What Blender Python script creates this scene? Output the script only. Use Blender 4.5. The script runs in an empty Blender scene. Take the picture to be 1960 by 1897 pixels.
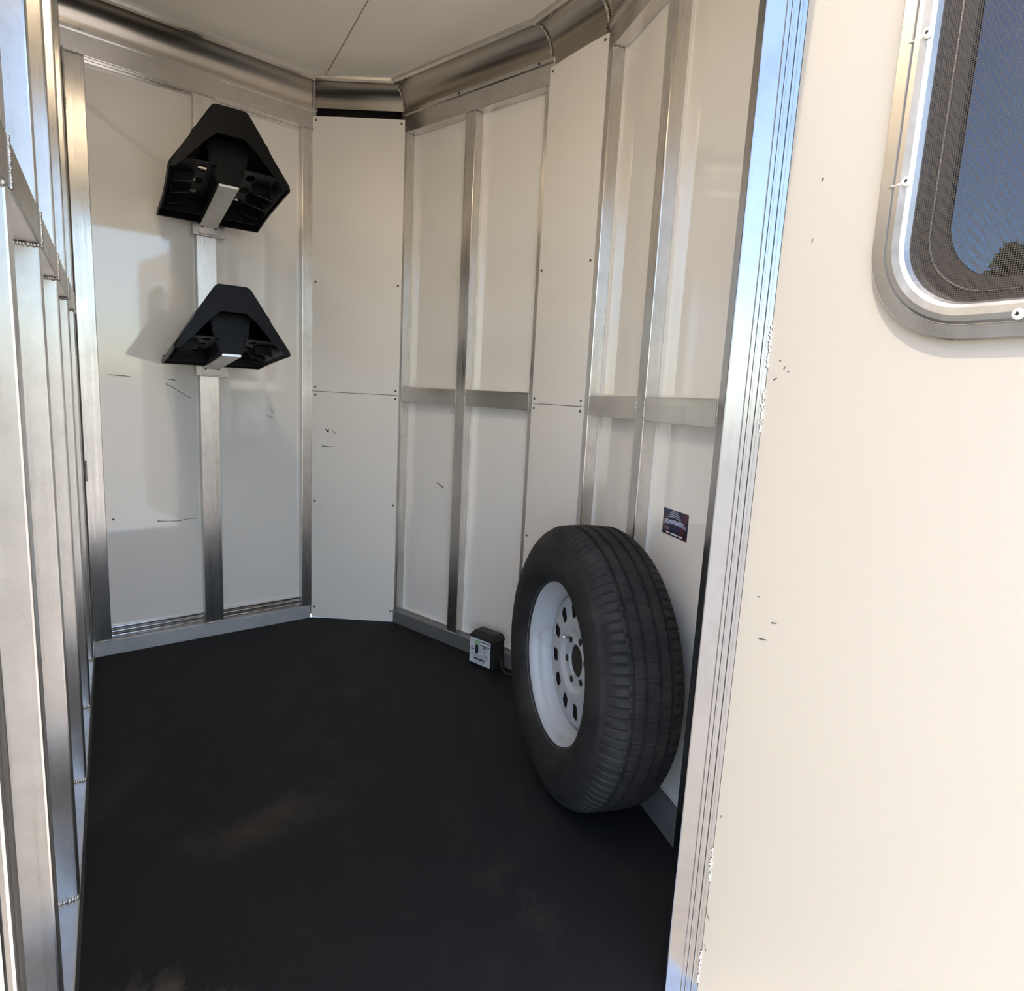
import bpy, bmesh, math, random
from mathutils import Vector, Matrix
random.seed(7)
S = bpy.context.scene
C = S.collection
rad = math.radians

# ------------------------------------------------------------------ camera
F_PX, PITCH, ROLL = 1199.6, 0.1553, -0.0526
cd = bpy.data.cameras.new('camera'); cam = bpy.data.objects.new('camera', cd); C.objects.link(cam)
cd.sensor_fit = 'HORIZONTAL'; cd.sensor_width = 36.0; cd.lens = 36.0 * F_PX / 1960.0
cd.clip_start = 0.02; cd.clip_end = 500
_c, _s = math.cos(PITCH), math.sin(PITCH)
_r, _f, _d = Vector((1, 0, 0)), Vector((0, _c, -_s)), Vector((0, -_s, -_c))
_r2 = math.cos(ROLL) * _r + math.sin(ROLL) * _d
_d2 = -math.sin(ROLL) * _r + math.cos(ROLL) * _d
m = Matrix((( _r2.x, -_d2.x, -_f.x, 0), (_r2.y, -_d2.y, -_f.y, 0), (_r2.z, -_d2.z, -_f.z, 1.0), (0, 0, 0, 1)))
cam.matrix_world = m
S.camera = cam

# ------------------------------------------------------------------ sky, sun, exposure
SUN_AZ, SUN_EL = 224.0, 64.0
w = bpy.data.worlds.new('sky'); S.world = w; w.use_nodes = True
nt = w.node_tree; nt.nodes.clear()
sky = nt.nodes.new('ShaderNodeTexSky'); sky.sky_type = 'NISHITA'; sky.sun_disc = False
sky.sun_elevation = rad(SUN_EL); sky.sun_rotation = rad(90 - SUN_AZ)
sky.air_density = 1.0; sky.dust_density = 1.0; sky.ozone_density = 1.0
bg = nt.nodes.new('ShaderNodeBackground'); bg.inputs['Strength'].default_value = 0.39
ow = nt.nodes.new('ShaderNodeOutputWorld')
nt.links.new(sky.outputs[0], bg.inputs[0]); nt.links.new(bg.outputs[0], ow.inputs[0])
sd = bpy.data.lights.new('sun', 'SUN'); so = bpy.data.objects.new('sun', sd); C.objects.link(so)
sd.energy = 2.05; sd.angle = rad(0.6); sd.color = (1.0, 0.90, 0.77)
sv = Vector((math.cos(rad(SUN_EL)) * math.cos(rad(SUN_AZ)), math.cos(rad(SUN_EL)) * math.sin(rad(SUN_AZ)), math.sin(rad(SUN_EL))))
so.rotation_euler = sv.to_track_quat('Z', 'Y').to_euler(); so.location = sv * 12
vs = S.view_settings; vs.view_transform = 'Standard'; vs.look = 'None'; vs.gamma = 1.0; vs.use_curve_mapping = False
vs.exposure = 1.06
FILL_E, FILL_COL = 7.5, (1.0, 0.80, 0.55)

# ------------------------------------------------------------------ materials
def mat(name, col, rough=0.5, metal=0.0, **kw):
    mt = bpy.data.materials.new(name); mt.use_nodes = True
    b = mt.node_tree.nodes['Principled BSDF']
    b.inputs['Base Color'].default_value = (*col, 1); b.inputs['Roughness'].default_value = rough
    b.inputs['Metallic'].default_value = metal
    for k, v in kw.items(): b.inputs[k.replace('_', ' ')].default_value = v
    return mt
def nodes(mt): return mt.node_tree.nodes, mt.node_tree.links, mt.node_tree.nodes['Principled BSDF']
def coords(mt, scale, kind='Object'):
    n, l, b = nodes(mt)
    tc = n.new('ShaderNodeTexCoord'); mp = n.new('ShaderNodeMapping'); mp.inputs['Scale'].default_value = scale
    l.new(tc.outputs[kind], mp.inputs['Vector']); return mp.outputs[0]
def noise(mt, vec, scale=1.0, detail=4, rough=0.6):
    n, l, b = nodes(mt); x = n.new('ShaderNodeTexNoise')
    x.inputs['Scale'].default_value = scale; x.inputs['Detail'].default_value = detail; x.inputs['Roughness'].default_value = rough
    l.new(vec, x.inputs['Vector']); return x.outputs['Fac']
def ramp(mt, fac, stops):
    n, l, b = nodes(mt); r = n.new('ShaderNodeValToRGB'); e = r.color_ramp.elements
    while len(e) < len(stops): e.new(0.5)
    for i, (p, c) in enumerate(stops):
        e[i].position = p; e[i].color = (c, c, c, 1) if not isinstance(c, tuple) else (*c, 1)
    l.new(fac, r.inputs[0]); return r.outputs[0]
def mixc(mt, fac, a, b_, mode='MIX'):
    n, l, b = nodes(mt); x = n.new('ShaderNodeMix'); x.data_type = 'RGBA'; x.blend_type = mode
    if isinstance(fac, float): x.inputs[0].default_value = fac
    else: l.new(fac, x.inputs[0])
    for i, v in ((6, a), (7, b_)):
        if isinstance(v, tuple): x.inputs[i].default_value = (*v, 1)
        else: l.new(v, x.inputs[i])
    return x.outputs[2]
def bump(mt, h, strength=0.2, dist=0.002):
    n, l, b = nodes(mt); x = n.new('ShaderNodeBump'); x.inputs['Strength'].default_value = strength; x.inputs['Distance'].default_value = dist
    l.new(h, x.inputs['Height']); l.new(x.outputs[0], b.inputs['Normal'])
def link(mt, out, sock): nodes(mt)[1].new(out, nodes(mt)[2].inputs[sock])

def aluminium(name, scale, base=(0.74, 0.715, 0.685), r0=0.13, r1=0.27, aniso=0.0):
    mt = mat(name, base, 0.3, 1.0)
    v = coords(mt, scale); f = noise(mt, v, 1.0, 6, 0.7)
    link(mt, ramp(mt, f, [(0.3, r0), (0.75, r1)]), 'Roughness')
    v2 = coords(mt, (9, 9, 9)); g = noise(mt, v2, 1.0, 8, 0.75)
    col = mixc(mt, ramp(mt, g, [(0.45, 0.0), (0.8, 0.8 if scale[2] > 10 or scale[0] > 10 else 0.25)]), base, tuple(c * 0.72 for c in base))
    link(mt, col, 'Base Color')
    if scale[2] > 10 or scale[0] > 20: bump(mt, f, 0.03, 0.0006)
    if aniso:   # die lines run up the tube and smear reflections sideways
        n, l, b = nodes(mt); tg = n.new('ShaderNodeTangent'); tg.direction_type = 'RADIAL'; tg.axis = 'Z'
        l.new(tg.outputs[0], b.inputs['Tangent']); b.inputs['Anisotropic'].default_value = aniso
    return mt
AL_V = aluminium('aluminium_brushed_upright', (90, 90, 2.0), r0=0.24, r1=0.36, aniso=0.85)
AL_H = aluminium('aluminium_brushed_rail', (4, 4, 90))
AL_C = mat('aluminium_cove', (0.50, 0.455, 0.40), 0.27, 1.0)
AL_R = aluminium('aluminium_worn', (14, 14, 14), (0.66, 0.64, 0.61), 0.24, 0.42)
AL_J = aluminium('aluminium_jamb', (60, 60, 3), (0.31, 0.31, 0.315), 0.14, 0.26)
AL_B = aluminium('aluminium_scraped', (6, 6, 60), (0.56, 0.56, 0.56), 0.5, 0.7); nodes(AL_B)[2].inputs['Metallic'].default_value = 0.55
AL_D = aluminium('aluminium_dull_rail', (6, 6, 60), (0.26, 0.26, 0.265), 0.45, 0.65); nodes(AL_D)[2].inputs['Metallic'].default_value = 0.6
WELD = mat('weld_bead', (0.55, 0.53, 0.50), 0.28, 1.0)

def panel_mat(name, col, r, spec=0.5):
    mt = mat(name, col, r, 0.0); nodes(mt)[2].inputs['Specular IOR Level'].default_value = spec
    v = coords(mt, (1.2, 1.2, 1.2)); f = noise(mt, v, 1.0, 3, 0.5)
    link(mt, mixc(mt, ramp(mt, f, [(0.35, 0.0), (0.7, 1.0)]), col, tuple(c * 0.955 for c in col)), 'Base Color')
    v2 = coords(mt, (40, 40, 40)); f2 = noise(mt, v2, 1.0, 5, 0.6)
    link(mt, ramp(mt, f2, [(0.3, r * 0.85), (0.8, r * 1.3)]), 'Roughness')
    return mt
WHITE = panel_mat('white_coated_sheet', (0.89, 0.862, 0.808), 0.05, 0.95)
WHITE_S = panel_mat('white_satin_sheet', (0.87, 0.838, 0.775), 0.32, 0.4)
CEIL = panel_mat('white_ceiling_sheet', (0.87, 0.835, 0.77), 0.16, 0.45)
DOORW = panel_mat('cream_door_sheet', (0.455, 0.41, 0.345), 0.38, 0.35)
SKIN = panel_mat('cream_outer_skin', (0.52, 0.48, 0.42), 0.25)
SEAM = mat('seam_joint', (0.33, 0.25, 0.19), 0.6)
SCUFF = mat('black_scuff', (0.05, 0.045, 0.04), 0.6)
DARK = mat('dark_cavity', (0.02, 0.016, 0.012), 0.9)

MAT = mat('black_rubber_mat', (0.02, 0.02, 0.022), 0.7, 0.0, Specular_IOR_Level=0.25)
v = coords(MAT, (1, 1, 1)); f1 = noise(MAT, coords(MAT, (2.2, 1.3, 1)), 1.0, 6, 0.62); f2 = noise(MAT, coords(MAT, (220, 220, 220)), 1.0, 3, 0.6)
f3 = noise(MAT, coords(MAT, (9, 4, 6)), 1.0, 8, 0.7)
dust = ramp(MAT, f1, [(0.47, 0.0), (0.72, 1.0)]); dust2 = ramp(MAT, f3, [(0.45, 0.0), (0.75, 1.0)])
n_, l_, b_ = nodes(MAT); mm = n_.new('ShaderNodeMath'); mm.operation = 'MULTIPLY'; l_.new(dust, mm.inputs[0]); l_.new(dust2, mm.inputs[1])
# warm reflected-sun patch by the doorway, painted into the mat with ragged edges
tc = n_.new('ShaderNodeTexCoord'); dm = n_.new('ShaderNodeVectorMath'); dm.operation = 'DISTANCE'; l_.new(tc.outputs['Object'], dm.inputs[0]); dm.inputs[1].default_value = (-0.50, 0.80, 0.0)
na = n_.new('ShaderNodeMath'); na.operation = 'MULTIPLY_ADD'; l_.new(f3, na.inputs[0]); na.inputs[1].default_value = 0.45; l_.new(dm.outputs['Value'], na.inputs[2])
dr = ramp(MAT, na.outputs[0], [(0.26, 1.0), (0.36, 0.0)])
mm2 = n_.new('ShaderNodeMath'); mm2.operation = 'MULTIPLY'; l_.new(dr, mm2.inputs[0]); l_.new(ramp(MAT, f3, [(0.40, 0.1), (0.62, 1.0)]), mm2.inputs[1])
col = mixc(MAT, mm.outputs[0], (0.009, 0.009, 0.010), (0.050, 0.041, 0.030))
# long scuffed track of dust across the middle of the mat
mpd = n_.new('ShaderNodeMapping'); mpd.vector_type = 'TEXTURE'; mpd.inputs['Location'].default_value = (-0.52, 1.33, 0); mpd.inputs['Rotation'].default_value = (0, 0, rad(47)); mpd.inputs['Scale'].default_value = (0.34, 0.10, 1)
l_.new(tc.outputs['Object'], mpd.inputs['Vector']); ld = n_.new('ShaderNodeVectorMath'); ld.operation = 'LENGTH'; l_.new(mpd.outputs[0], ld.inputs[0])
f5 = noise(MAT, coords(MAT, (5, 5, 5)), 1.0, 7, 0.65)
mm5 = n_.new('ShaderNodeMath'); mm5.operation = 'MULTIPLY'; l_.new(ramp(MAT, ld.outputs['Value'], [(0.1, 1.0), (1.0, 0.0)]), mm5.inputs[0]); l_.new(ramp(MAT, f5, [(0.42, 0.0), (0.66, 1.0)]), mm5.inputs[1])
col = mixc(MAT, mm5.outputs[0], col, (0.042, 0.034, 0.025))
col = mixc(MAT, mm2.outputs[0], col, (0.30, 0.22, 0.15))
vo = n_.new('ShaderNodeTexVoronoi'); vo.inputs['Scale'].default_value = 16; l_.new(v, vo.inputs['Vector'])
sp = ramp(MAT, vo.outputs['Distance'], [(0.022, 1.0), (0.034, 0.0)])
pk = ramp(MAT, vo.outputs['Color'], [(0.80, 0.0), (0.82, 1.0)])
mm3 = n_.new('ShaderNodeMath'); mm3.operation = 'MULTIPLY'; l_.new(sp, mm3.inputs[0]); l_.new(pk, mm3.inputs[1])
col = mixc(MAT, mm3.outputs[0], col, (0.5, 0.48, 0.44))
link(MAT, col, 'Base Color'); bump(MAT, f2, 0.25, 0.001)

PLAST = mat('black_moulded_plastic', (0.0025, 0.0025, 0.003), 0.42, 0.0, Specular_IOR_Level=0.16); bump(PLAST, noise(PLAST, coords(PLAST, (300, 300, 300))), 0.15, 0.0005)
BOXBLK = mat('black_box_plastic', (0.012, 0.012, 0.013), 0.45)
RUBBER = mat('tyre_rubber', (0.030, 0.030, 0.032), 0.7, 0.0, Specular_IOR_Level=0.3)
fr = noise(RUBBER, coords(RUBBER, (9, 9, 9)), 1.0, 8, 0.7)
link(RUBBER, mixc(RUBBER, ramp(RUBBER, fr, [(0.4, 0.0), (0.75, 1.0)]), (0.012, 0.012, 0.013), (0.034, 0.032, 0.029)), 'Base Color')
bump(RUBBER, noise(RUBBER, coords(RUBBER, (160, 160, 160)), 1.0, 4), 0.25, 0.001)
RIM = mat('pale_grey_painted_steel', (0.55, 0.58, 0.62), 0.38)
fr = noise(RIM, coords(RIM, (14, 14, 14)), 1.0, 8, 0.7)
link(RIM, mixc(RIM, ramp(RIM, fr, [(0.55, 0.0), (0.85, 1.0)]), (0.43, 0.455, 0.49), (0.28, 0.27, 0.255)), 'Base Color')
STEEL = mat('zinc_steel', (0.6, 0.6, 0.58), 0.35, 1.0)
DRIVET = mat('dark_rivet', (0.10, 0.085, 0.07), 0.45, 0.6)
PALEPAINT = mat('pale_screw', (0.82, 0.80, 0.72), 0.35)
GASKET = mat('window_inner_frame', (0.014, 0.011, 0.009), 0.5)
GLASS = mat('tinted_glass', (0.06, 0.078, 0.10), 0.0, 0.0, IOR=1.45); nodes(GLASS)[2].inputs['Transmission Weight'].default_value = 1.0

# ------------------------------------------------------------------ helpers
def tag(o, label=None, cat=None, kind=None, group=None):
    if label: o['label'] = label
    if cat: o['category'] = cat
    if kind: o['kind'] = kind
    if group: o['group'] = group
    return o
def obj(name, bm, mt, parent=None, smooth=False, keep=False):
    me = bpy.data.meshes.new(name)
    bmesh.ops.recalc_face_normals(bm, faces=bm.faces[:]) if not keep else None
    bm.to_mesh(me); bm.free(); me.materials.append(mt)
    if smooth:
        for p in me.polygons: p.use_smooth = True
    o = bpy.data.objects.new(name, me); C.objects.link(o)
    if parent: o.parent = parent
    return o
def meshobj(name, me, parent=None, mw=None):
    o = bpy.data.objects.new(name, me); C.objects.link(o); o.parent = parent
    if mw is not None: o.matrix_local = mw
    return o
def hexa(bm, p):
    v = [bm.verts.new(x) for x in p]
    for f in ((0, 3, 2, 1), (4, 5, 6, 7), (0, 1, 5, 4), (1, 2, 6, 5), (2, 3, 7, 6), (3, 0, 4, 7)):
        bm.faces.new([v[i] for i in f])
    return v
class Frame:
    """vertical wall: s along it, d towards the room, z up"""
    def __init__(self, P, ang, side):
        a = rad(ang); self.P = Vector((P[0], P[1], 0)); self.t = Vector((math.cos(a), math.sin(a), 0))
        self.n = Vector((-math.sin(a), math.cos(a), 0)) * side
    def pt(self, s, d, z): return self.P + self.t * s + self.n * d + Vector((0, 0, z))
    def mw(self, s, d, z):
        p = self.pt(s, d, z); up = Vector((0, 0, 1)); x = up.cross(self.n)
        return Matrix(((x.x, 0, self.n.x, p.x), (x.y, 0, self.n.y, p.y), (x.z, 1, self.n.z, p.z), (0, 0, 0, 1)))
def fbox(bm, fr, s0, s1, d0, d1, z0, z1):
    return hexa(bm, [fr.pt(s0, d0, z0), fr.pt(s1, d0, z0), fr.pt(s1, d1, z0), fr.pt(s0, d1, z0),
                     fr.pt(s0, d0, z1), fr.pt(s1, d0, z1), fr.pt(s1, d1, z1), fr.pt(s0, d1, z1)])
def wbox(name, fr, s0, s1, d0, d1, z0, z1, mt, parent=None, bev=0.0018):
    bm = bmesh.new(); fbox(bm, fr, s0, s1, d0, d1, z0, z1)
    if bev: bmesh.ops.bevel(bm, geom=bm.edges[:], offset=bev, segments=2, affect='EDGES', profile=0.5)
    return obj(name, bm, mt, parent)
def weld(fr, a, b, r, parent, n=None):
    """a bead of overlapping blobs from a to b (s, d, z)"""
    A, B = fr.pt(*a), fr.pt(*b); L = (B - A).length; n = n or max(4, int(L / (r * 0.9)))
    bm = bmesh.new()
    for i in range(n):
        p = A.lerp(B, (i + 0.5) / n) + Vector([random.uniform(-.15, .15) * r for _ in range(3)])
        k = r * random.uniform(0.8, 1.15)
        bmesh.ops.create_icosphere(bm, subdivisions=1, radius=k, matrix=Matrix.Translation(p))
    return obj('weld', bm, WELD, parent, True)
def disc_mesh(name, r, h, mt, seg=10, dome=0.6):
    bm = bmesh.new()
    rings = [(r, 0), (r * 0.92, h * 0.6), (r * dome, h)]
    vs_ = [[bm.verts.new((rr * math.cos(2 * math.pi * i / seg), rr * math.sin(2 * math.pi * i / seg), hh)) for i in range(seg)] for rr, hh in rings]
    for a, b in zip(vs_, vs_[1:]):
        for i in range(seg): bm.faces.new((a[i], a[(i + 1) % seg], b[(i + 1) % seg], b[i]))
    bm.faces.new(vs_[-1]); bm.faces.new(vs_[0][::-1])
    me = bpy.data.meshes.new(name); bm.to_mesh(me); bm.free(); me.materials.append(mt)
    for p in me.polygons: p.use_smooth = True
    return me
RIVET = disc_mesh('rivet', 0.0046, 0.003, DRIVET)
SCREW = disc_mesh('screw', 0.0045, 0.003, STEEL)
def rivet(fr, s, d, z, parent, me=None, name='rivet'): return meshobj(name, me or RIVET, parent, fr.mw(s, d, z))
def scuff(fr, pts, d, wdt, parent):
    """a thin dark rub mark on a sheet, as a flat ribbon"""
    bm = bmesh.new(); prev = None
    for i, (s, z) in enumerate(pts):
        ww = wdt * random.uniform(0.4, 1.2)
        a, b = bm.verts.new(fr.pt(s, d, z - ww / 2)), bm.verts.new(fr.pt(s, d, z + ww / 2))
        if prev: bm.faces.new((prev[0], a, b, prev[1]))
        prev = (a, b)
    return obj('scuff_mark', bm, SCUFF, parent)

# ------------------------------------------------------------------ plan of the nose compartment
E_ = [(-1.464, 2.119), (-0.849, 2.635), (-0.494, 2.628), (0.056, 2.181), (0.208, 1.975), (0.412, 1.298)]
def ang(a, b): return math.degrees(math.atan2(b[1] - a[1], b[0] - a[0]))
def ln(a, b): return math.hypot(b[0] - a[0], b[1] - a[1])
FAR = Frame(E_[0], ang(E_[0], E_[1]), -1); LF = ln(E_[0], E_[1])
CH1 = Frame(E_[1], ang(E_[1], E_[2]), -1); L1 = ln(E_[1], E_[2])
NOSE = Frame(E_[2], ang(E_[2], E_[3]), -1); LN = ln(E_[2], E_[3])
CH2 = Frame(E_[3], ang(E_[3], E_[4]), -1); L2 = ln(E_[3], E_[4])
SIDE = Frame(E_[4], ang(E_[4], E_[5]), -1); LS = ln(E_[4], E_[5])
DIV = Frame((-1.466, 2.124), -57.23, 1)
N40 = rad(40)
NEAR = Frame((0, 0), 40.0, 1)            # s along the doorway wall, d = distance inwards from the camera's line
T_C = 2.145                               # ceiling height
RAIL0, RAIL1 = 1.992, 2.062
PZ = -0.042                               # sheet recess behind the tube faces

# ------------------------------------------------------------------ floor, ceiling, ground
def poly(name, pts, z0, z1, mt, parent=None, bev=0):
    bm = bmesh.new(); a = [bm.verts.new((x, y, z0)) for x, y in pts]; b = [bm.verts.new((x, y, z1)) for x, y in pts]
    bm.faces.new(a[::-1]); bm.faces.new(b)
    for i in range(len(pts)): j = (i + 1) % len(pts); bm.faces.new((a[i], a[j], b[j], b[i]))
    return obj(name, bm, mt, parent)
def xy(fr, s, d): p = fr.pt(s, d, 0); return (p.x, p.y)
foot = [xy(FAR, -0.06, -0.0), xy(FAR, LF, -0.0), xy(CH1, L1, 0), xy(NOSE, LN, 0), xy(CH2, L2, 0), xy(SIDE, 0.95, 0), xy(NEAR, 1.06, 0.50), xy(NEAR, -0.04, 0.50), xy(DIV, 1.95, 0)]
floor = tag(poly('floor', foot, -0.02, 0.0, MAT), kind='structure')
big = [xy(FAR, -0.12, -0.065), xy(FAR, LF + .02, -0.065), xy(CH1, L1 + .02, -0.065), xy(NOSE, LN + .02, -0.065), xy(CH2, L2 + .02, -0.065), xy(SIDE, 1.02, -0.065), xy(NEAR, 1.14, 0.47), xy(NEAR, -0.30, 0.47), xy(FAR, -0.40, -0.065)]
tag(poly('trim_1', big, -0.14, -0.022, SKIN), 'white trailer underframe below the black mat', kind='structure')
roof = tag(poly('roof', big, T_C + 0.022, T_C + 0.06, SKIN), 'white trailer roof skin', kind='structure')
# ceiling of two sheets that meet in a seam
sa, sb = Vector((-0.788, 2.562)), Vector((-0.505, 2.068)); sdv = (sb - sa).normalized()
bm = bmesh.new(); vsb = [bm.verts.new((x, y, T_C)) for x, y in big]; bm.faces.new(vsb)
vst = [bm.verts.new((x, y, T_C + 0.02)) for x, y in big]; bm.faces.new(vst[::-1])
for i in range(len(big)): j = (i + 1) % len(big); bm.faces.new((vsb[i], vsb[j], vst[j], vst[i]))
ceiling = tag(obj('ceiling', bm, CEIL), kind='structure')
SEAMF = Frame((sa.x, sa.y), math.degrees(math.atan2(sdv.y, sdv.x)), 1)
wbox('seam', SEAMF, -0.2, 2.4, -0.0018, 0.0018, T_C - 0.0006, T_C + 0.001, SEAM, ceiling, 0)
for uv in ((-1.02, 2.10),):
    o = meshobj('screw', RIVET, ceiling); o.location = (uv[0], uv[1], T_C); o.rotation_euler = (math.pi, 0, 0)

GROUND = mat('dry_gravel_ground', (0.5, 0.44, 0.36), 0.9)
fg = noise(GROUND, coords(GROUND, (0.6, 0.6, 0.6)), 1.0, 8, 0.7)
link(GROUND, mixc(GROUND, ramp(GROUND, fg, [(0.35, 0.0), (0.7, 1.0)]), (0.72, 0.61, 0.47), (0.60, 0.50, 0.37)), 'Base Color')
bm = bmesh.new(); bmesh.ops.create_grid(bm, x_segments=8, y_segments=8, size=160, matrix=Matrix.Translation((0, 0, -0.52)))
tag(obj('ground', bm, GROUND), 'pale dry gravel ground around the trailer', kind='structure')

# ------------------------------------------------------------------ far wall (carries the saddle racks)
far = tag(wbox('wall_far', FAR, -0.12, LF + 0.03, -0.065, PZ - 0.004, 0, T_C, SKIN, None, 0), kind='structure')
for s0, s1, dd in ((0.050, 0.376, 0.010), (0.430, 0.762, 0.008)):     # the sheets sit a little skewed in their frames
    bm = bmesh.new()
    hexa(bm, [FAR.pt(s, d, z) for z in (0.05, 2.0) for s, d in ((s0, PZ - 0.003), (s1, PZ - 0.003 + dd), (s1, PZ + dd), (s0, PZ))])
    obj('panel', bm, WHITE, far)
wbox('post', FAR, 0.0, 0.055, PZ, 0, 0.055, RAIL0, AL_V, far)
wbox('stud', FAR, 0.370, 0.437, PZ, 0, 0.055, RAIL0, AL_V, far)
wbox('post', FAR, 0.757, 0.800, PZ, 0, 0.055, RAIL0, AL_V, far)
wbox('top_rail', FAR, -0.03, LF + 0.01, PZ, 0.0008, RAIL0, RAIL1, AL_H, far)
wbox('bottom_rail', FAR, -0.01, LF - 0.01, PZ, 0.003, 0.0, 0.055, AL_B, far)
wbox('lip_strip', FAR, -0.03, LF + 0.012, 0.0, 0.006, RAIL1 - 0.006, RAIL1 + 0.006, AL_H, far, 0.001)
for s0, s1 in ((0.056, 0.369), (0.438, 0.756)):
    for k in range(3):
        wbox('ridged_moulding', FAR, s0, s1, PZ, PZ + 0.026 - 0.005 * k, 0.056 + 0.014 * k, 0.067 + 0.014 * k, AL_H, far, 0.0025)
    wbox('glazing_edge', FAR, s0, s1, PZ, PZ + 0.016, RAIL0 - 0.008, RAIL0, AL_H, far, 0.001)
for a, b in (((0.055, 0.002, 1.992), (-0.01, 0.002, 1.992)), ((0.0, 0.002, 2.062), (0.06, 0.004, 2.062)), ((0.372, 0.002, 0.056), (0.436, 0.002, 0.056)), ((0.374, 0.002, 1.99), (0.434, 0.002, 1.99)),
             ((0.004, 0.002, 0.056), (0.054, 0.002, 0.056)), ((0.762, 0.002, 1.992), (0.80, 0.002, 1.992)), ((0.0, 0.0, 1.82), (0.0, 0.0, 2.0)), ((0.004, 0.002, 0.64), (0.004, 0.002, 0.71))):
    weld(FAR, a, b, 0.0035, far)
for pts, w_ in (([(0.085, 1.005), (0.11, 1.004), (0.135, 1.003), (0.155, 1.002)], 0.0022), ([(0.265, 0.985), (0.28, 0.975), (0.31, 0.955), (0.335, 0.94), (0.35, 0.935)], 0.0032), ([(0.27, 1.0), (0.285, 1.0), (0.295, 0.996)], 0.004),
                ([(0.22, 0.475), (0.26, 0.472), (0.29, 0.47), (0.33, 0.476), (0.355, 0.475)], 0.002), ([(0.078, 0.492), (0.085, 0.492)], 0.006), ([(0.64, 0.91), (0.645, 0.885), (0.655, 0.90)], 0.005), ([(0.62, 0.88), (0.65, 0.865)], 0.0025)):
    scuff(FAR, pts, PZ + 0.0012 + (0.010 * (sum(p_[0] for p_ in pts) / len(pts) - 0.05) / 0.326 + 0.0012 if pts[0][0] < 0.4 else 0.010 * (pts[-1][0] - 0.43) / 0.332), w_, far)

# ------------------------------------------------------------------ angled corner sheets
def corner(name, fr, L, label):
    root = tag(wbox(name, fr, -0.012, L + 0.012, -0.085, -0.065, 0, T_C, DARK, None, 0), label, kind='structure')
    e = 0.004
    for z0, z1 in ((0.003, 0.9815), (0.9835, 2.04)):
        bm = bmesh.new(); n = 10
        for i in range(n):   # slightly bowed towards the room
            a, b = -e + (L + 2 * e) * i / n, -e + (L + 2 * e) * (i + 1) / n
            bow = lambda s: 0.0035 * 4 * (s / L) * (1 - s / L) if 0 < s < L else 0
            hexa(bm, [fr.pt(a, bow(a), z0), fr.pt(b, bow(b), z0), fr.pt(b, bow(b) + .003, z0), fr.pt(a, bow(a) + .003, z0),
                      fr.pt(a, bow(a), z1), fr.pt(b, bow(b), z1), fr.pt(b, bow(b) + .003, z1), fr.pt(a, bow(a) + .003, z1)])
        bmesh.ops.remove_doubles(bm, verts=bm.verts[:], dist=1e-5)
        obj('panel', bm, WHITE_S, root)
    for s in (0.010, L - 0.010):
        for z in (2.026, 1.42, 1.0, 0.968, 0.52, 0.05):
            rivet(fr, s, 0.003, z, root)
    return root
c1 = corner('wall_corner_far', CH1, L1, 'riveted white corner sheet between the rack wall and the nose wall')
c2 = corner('wall_corner_near', CH2, L2, 'narrow riveted white corner sheet behind the spare wheel')
for pts, w_ in (([(0.055, 0.83), (0.062, 0.82), (0.07, 0.825)], 0.01), ([(0.085, 0.825), (0.10, 0.81)], 0.006), ([(0.04, 0.757), (0.07, 0.755), (0.09, 0.757)], 0.003)):
    scuff(CH1, pts, 0.0072, w_, c1)

# ------------------------------------------------------------------ framed walls with tubes proud of the sheets
def framed(name, fr, L, ext, studs, ends, label=None):
    root = tag(wbox(name, fr, -0.03, ext + 0.02, -0.065, PZ - 0.004, 0, T_C, SKIN, None, 0), label, kind='structure')
    posts = [ends[0]] + studs + [ends[1]]
    for (a0, a1), (b0, b1) in zip(posts, posts[1:]):
        for z0, z1 in ((0.05, 0.97), (1.006, 2.0)):
            wbox('panel', fr, a1 - 0.006, b0 + 0.006, PZ - 0.003, PZ, z0, z1, WHITE, root, 0)
        wbox('mid_rail', fr, a1, b0, PZ, -0.0008, 0.958, 1.018, AL_H, root)
        for s in (a1, b0): weld(fr, (s, 0, 0.96), (s, 0, 1.016), 0.003, root)
        # soft bead of sealant round each sheet
        for z in (0.0575, 1.0195): wbox('sealant', fr, a1, b0, PZ, PZ + 0.005, z, z + 0.005, WHITE_S, root, 0)
        for z0, z1 in ((0.056, 0.957), (1.019, RAIL0)): wbox('sealant', fr, a1 + 0.0003, a1 + 0.005, PZ, PZ + 0.005, z0, z1, WHITE_S, root, 0)
    for i, (a0, a1) in enumerate(posts):
        wbox('post' if i in (0, len(posts) - 1) else 'stud', fr, a0, a1, PZ, 0.0, 0.055, RAIL0, AL_V, root, 0.0025)
        weld(fr, (a1, -0.012, RAIL0 - 0.002), (a1, -0.030, RAIL0 - 0.002), 0.0035, root, 3)
        weld(fr, (a0, 0.001, 0.056), (a1, 0.001, 0.056), 0.003, root)
    wbox('top_rail', fr, -0.02, ext, PZ, 0.0006, RAIL0, RAIL1, AL_H, root)
    wbox('bottom_rail', fr, -0.02, ext, PZ, 0.002, 0.0, 0.055, AL_D, root)
    wbox('lip_strip', fr, -0.01, ext, 0.0, 0.006, RAIL1 - 0.006, RAIL1 + 0.008, AL_H, root, 0.001)
    return root
nose = framed('wall_nose', NOSE, LN, LN + 0.01, [(0.333, 0.383)], [(-0.028, 0.020), (0.687, 0.735)])
side = framed('wall_side', SIDE, LS, 0.94, [(0.347, 0.392)], [(-0.020, 0.037), (0.705, 0.755)])
wbox('panel', SIDE, 0.75, 0.94, PZ - 0.003, PZ, 0.05, 2.0, WHITE, side, 0)
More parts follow.
